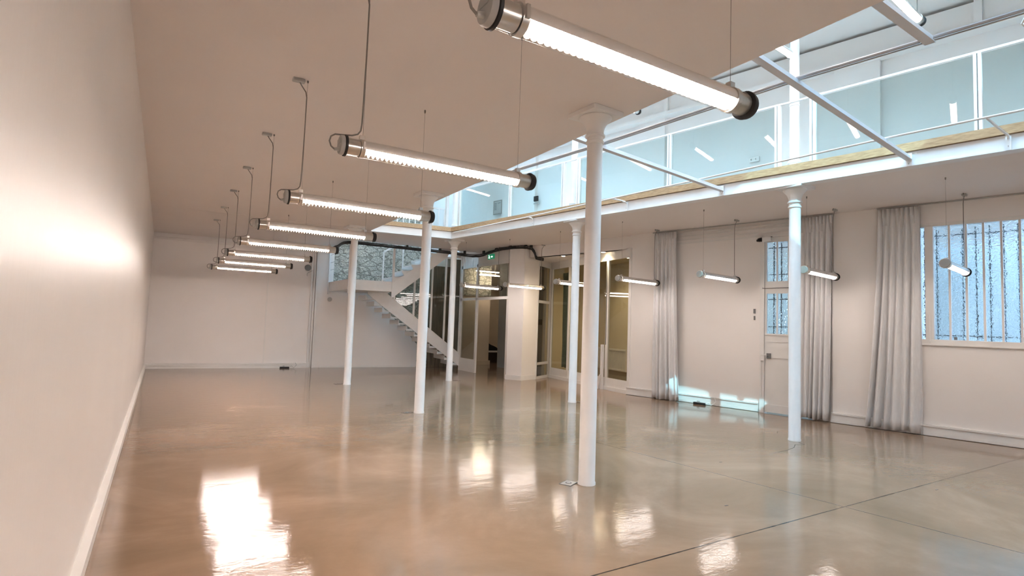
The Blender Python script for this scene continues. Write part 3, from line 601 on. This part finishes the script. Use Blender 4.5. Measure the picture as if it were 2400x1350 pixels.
MB().lathe([(.016,0),(.016,.004)],(8.258,14.57,3.58),10,'y').box(8.258,8.264,14.545,14.585,3.52,3.565).box(8.258,8.264,14.56,14.62,3.505,3.52).box(8.258,8.264,14.52,14.55,3.49,3.52).build('running_figure', m_white_e, t)
MB().poly([(8.262,14.42,3.575),(8.262,14.42,3.505),(8.262,14.345,3.54)],[(0,1,2)]).box(8.258,8.264,14.42,14.47,3.53,3.55).build('arrow', m_white_e, t)

# ------------------------------------------------------------------ staircase
st = thing('staircase',(6,16.2,0),'white steel staircase turning at a landing by the back wall','staircase')
z_lo = lambda s_: 2.17-.685*(s_-.0)                    # lower stringer bottom edge in frame SQ
MB().plate([(.28,2.10),(.02,2.30),(.02,2.42),(.50,2.38),(3.10,.47),(3.46,.20),(3.46,0),(3.36,0),(3.30,.02),(3.06,.14)],-.03,.02,SQ).build('lower_stringer', m_iron, st)
nst = 12
for i in range(nst):
    zt = 2.36-(i+1)*2.36/(nst+1); s_ = .02+ (2.36-zt-.17)/.695
    MB().box(s_-.06,s_+.24,-1.02,-.03,zt-.04,zt,SQ).box(s_-.06,s_-.045,-1.02,-.03,zt,zt+.10,SQ).build('tread', m_iron, st)
# landing
MB().box(0,1.25,-.02,.02,2.36,2.65,SP).build('front_fascia', m_iron, st)
SL = Fr((4.36,15.63),(-.0,1),1)
MB().box(0,2.12,-.02,.02,2.36,2.65,SL).build('side_fascia', m_iron, st)
MB().prism([(4.37,15.62),(5.62,15.54),(5.75,17.62),(4.37,17.72)],2.56,2.60).build('landing', m_iron, st)
MB().prism([(4.37,15.62),(5.62,15.54),(5.75,17.62),(4.37,17.72)],2.37,2.40).build('landing_soffit', m_iron, st)
# upper flight
MB().plate([(1.26,2.19),(1.26,2.63),(2.34,3.45),(2.72,3.742),(3.05,3.742),(2.86,3.47)],-.02,.02,SP).build('upper_stringer', m_iron, st)
MB().plate([(1.26,2.25),(1.26,2.63),(2.34,3.45),(2.72,3.742),(3.05,3.742),(2.86,3.47)],-.98,-.94,SP).build('upper_inner_stringer', m_iron, st)
for i in range(7):
    z = 2.80+i*.20; s_ = 1.24+i*.285
    MB().plate([(s_-.02,z-.045),(s_-.02,z),(s_+.30,z),(s_+.30,z-.03),(s_+.06,z-.14)],-.95,.01,SP).build('upper_tread', m_iron, st)
# guard posts and cables
for fr,s_,n_,z0,z1 in ((SP,0,.0,2.26,H),(SP,1.25,.0,2.20,H),(SL,2.08,.0,2.28,H)): MB().box(s_-.03,s_+.03,n_-.02,n_+.045,z0,z1,fr).build('guard_post', m_iron, st)
for k,(z0,z1) in enumerate(((3.50,3.50),(3.26,3.26),(3.03,3.03))):
    MB().tube([SL(2.08,0,z0),SL(0,0,z0),SP(1.25,.0,z1),SP(1.9,0,z1)],.005,6).build('guard_cable', m_cap, st)
# far guard of the upper flight
for s_,z0,z1 in ((1.22,2.65,3.60),(1.83,2.95,3.90),(2.45,3.40,4.3)): MB().box(s_-.022,s_+.022,-1.03,-.99,z0,z1,SP).build('far_post', m_iron, st)
MB().plate([(1.20,3.58),(1.20,3.64),(2.5,4.50),(2.5,4.42)],-1.035,-.985,SP).build('far_handrail', m_iron, st)
# glazing between the flights
t = thing('stair_glazing', SQ(1.8,-.06,1.5),'tall glass panes with white mullions between the two stair flights','partition')
for s_,z0,z1 in ((.86,2.15,2.55),(1.50,1.68,2.95),(2.08,1.26,3.42),(2.54,.9,H),(3.08,.40,H)): MB().box(s_-.028,s_+.028,-.09,-.04,z0,z1,SQ).build('mullion', m_trim, t)
MB().plate([(.45,2.38),(.52,2.43),(3.12,.52),(3.08,.46)],-.09,-.03,SQ).build('bottom_rail', m_trim, t)
MB().box(2.56,3.12,-.09,-.04,3.60,3.66,SQ).build('head_rail', m_trim, t)
MB().plate([(.55,2.40),(3.08,.50),(3.08,3.62),(2.2,3.62),(.7,2.5)],-.068,-.062,SQ).build('glass_panel', m_glass2, t)

# ------------------------------------------------------------------ cable bundle under the ceiling
t = thing('cable_tray',(6.5,15.35,3.65),'bundle of black cables hung along the ceiling edge from stairs to pillar','cable bundle')
base = [(4.28,17.55,3.66),(4.27,16.6,3.66),(4.27,15.50,3.66),(5.2,15.42,3.66),(6.2,15.36,3.65),(7.2,15.28,3.645),(7.9,15.18,3.60),(8.16,14.9,3.61),(8.17,14.3,3.66),(8.13,13.6,3.68),(8.26,12.95,3.68),(8.45,12.78,3.675),(8.58,12.74,3.64),(8.65,12.71,3.54),(8.68,12.70,3.44),(8.75,12.72,3.395),(9.02,12.80,3.39)]
def smooth(pts, n=4):
    out = []; P_ = [Vector(p) for p in pts]
    for i in range(len(P_)-1):
        a = P_[max(i-1,0)]; b_ = P_[i]; c = P_[i+1]; d_ = P_[min(i+2,len(P_)-1)]
        for k in range(n):
            u = k/n; out.append(.5*((2*b_)+(c-a)*u+(2*a-5*b_+4*c-d_)*u*u+(3*b_-a-3*c+d_)*u**3))
    out.append(P_[-1]); return out
sb = smooth(base); rnd = random.Random(11)
for k in range(9):
    oy, oz = rnd.uniform(-.045,.045), rnd.uniform(-.045,.03)
    pts = [p+Vector((oy*.5+rnd.uniform(-.006,.006),oy+rnd.uniform(-.006,.006),oz+rnd.uniform(-.006,.006))) for p in sb]
    MB().tube(pts,.014,6).build('cable', m_blackc, t, True)
MB().tube([p+Vector((0,-.02,.03)) for p in sb],.009,6).build('conduit', m_cap, t, True)
for i in (9,15,19,23,29,34,38,43,47): p = sb[i]; MB().box(p.x-.02,p.x+.02,p.y-.05,p.y+.05,p.z+.02,H).build('hanger', m_blackc, t)

# ------------------------------------------------------------------ small things
t = thing('alarm_sounder', BK(4.03,0,3.08),'round grey wall sounder near the back right of the white wall','alarm')
MB().lathe([(.075,0),(.095,.01),(.095,.035),(.07,.05)],BK(4.02,.055,3.06),20,'y').build('body', m_lock, t, True)
t = thing('wall_hook', BK(4.06,0,2.86),'small bent grey hook under the round wall sounder','hook')
MB().tube([BK(4.16,.06,2.98),BK(4.02,.10,2.90),BK(3.99,.10,2.86),BK(4.0,.10,2.80)],.008,6).build('rod', m_cap, t)
t = thing('round_vent', BK(4.72,0,2.12),'small round white socket under the stair landing corner','wall socket')
MB().lathe([(.07,0),(.07,.012),(.05,.02),(.045,.012)],BK(4.72,.02,2.12),18,'y').build('ring', m_cap, t, True)
def power(fr, s_, n_, label, col):
    t = thing('power_strip', fr(s_,n_,0), label, 'power strip','power strips on the floor')
    MB().box(s_-.13,s_+.13,n_-.03,n_+.03,.0,.045,fr).build('body', m_black, t, bevel=.006)
    MB().tube([fr(s_+.13,n_,.03),fr(s_+.2,n_-.03,.06),fr(s_+.26,n_+.02,.02),fr(s_+.34,n_-.04,.09),fr(s_+.30,n_-.06,.16)],.007,6).build('lead', col, t, True)
    MB().box(s_-.05,s_+.0,n_-.02,n_+.02,.045,.075,fr).build('plug', m_cap, t)
power(BK,3.50,.16,'black power strip on the floor by the back wall',m_cap)
power(WR,.45,.12,'black power strip with white lead on the floor under the plain panel',m_trim)
for (x,y,l) in ((3.50,4.42,'square floor socket lid beside the nearest column foot'),(3.60,8.93,'square floor socket lid beside the second left column'),(3.62,13.35,'square floor socket lid beside the farthest left column'),(6.72,13.36,'square floor socket lid beside the column at the stair foot'),(7.36,9.02,'square floor socket lid beside the middle right column')):
    f = Fr((x,y),(.9,.45)); t = thing('floor_socket',(x,y,0),l,'floor socket','square floor socket lids')
    MB().box(-.085,.085,-.065,.065,0,.002,f).build('seal', m_mark, t); MB().box(-.076,.076,-.056,.056,.001,.004,f).build('lid', m_metal, t)
    MB().lathe([(.03,.004),(.03,.0052)],(x,y,0),16).build('ring', m_mark, t); MB().lathe([(.022,.0052),(.022,.006)],(x,y,0),16).build('cover_disc', m_metal, t)
for (x,y,l) in ((5.71,4.34,'tiny dark plug in the floor before the right column'),(4.36,3.25,'tiny dark scratch in the floor left of the joint crossing'),(6.84,2.59,'tiny dark nick in the floor right of the joint crossing')):
    tag(MB().prism([(x-.02,y-.004),(x+.02,y-.008),(x+.022,y+.003),(x-.015,y+.006)],0,.0015).build('floor_plug', m_mark),l,'floor plug','tiny marks in the floor')
for pts,l in (([(7.80,4.62),(7.74,4.50),(7.61,4.56),(7.40,4.45),(7.15,4.39),(6.9,4.37),(6.61,4.32),(6.3,4.33),(6.08,4.31)],'thin winding crack in the floor running from the right column foot'),([(8.2,5.2),(8.35,5.3),(8.5,5.28)],'short crack in the floor between the right column and the curtain')):
    mb = MB(); P3 = [Vector((a_,b_,.0012)) for a_,b_ in pts]
    for i in range(len(P3)-1):
        d_ = (P3[i+1]-P3[i]).normalized(); nn = Vector((-d_.y,d_.x,0)); w0 = .006*(1-i/len(P3)); w1 = .006*(1-(i+1)/len(P3))
        mb.poly([P3[i]-nn*w0,P3[i]+nn*w0,P3[i+1]+nn*w1,P3[i+1]-nn*w1],[(0,1,2,3)])
    tag(mb.build('floor_crack', m_mark), l, 'crack', 'cracks in the floor')
t = thing('notice_board', WR(-6.0,.02,5.0),'grey framed notice on the far upper wall','notice')
UW = WR
MB().box(-6.25,-5.88,.10,.12,4.80,5.22,UW).build('board', m_grey, t); MB().box(-6.22,-5.91,.12,.124,4.83,5.19,UW).build('sheet', m_cap, t)
for i in range(5): MB().box(-6.2,-6.1,.124,.126,5.12-i*.045,5.14-i*.045,UW).build('printed_line', m_lock, t)
MB().box(-6.05,-5.93,.124,.126,5.12,5.14,UW).build('printed_line', m_lock, t)
t = thing('wall_monitor', WR(-4.5,.02,5.1),'small black box on the upper wall right of the grey notice','box')
MB().box(-4.55,-4.40,.10,.14,4.98,5.12,UW).build('case', m_black, t); MB().box(-4.56,-4.38,.10,.13,4.90,4.93,UW).build('shelf', m_cap, t)
t = thing('emergency_light', WR(.9,.02,5.1),'white emergency light box on the upper wall behind the railing glass','lamp')
MB().box(1.42,1.62,0,.05,4.98,5.08,UW).build('case', m_trim, t, bevel=.008); MB().lathe([(.02,0),(.016,.01)],WR(1.47,.05,5.03),12,'y').build('lens', m_cap, t); MB().lathe([(.02,0),(.016,.01)],WR(1.56,.05,5.03),12,'y').build('lens', m_cap, t)
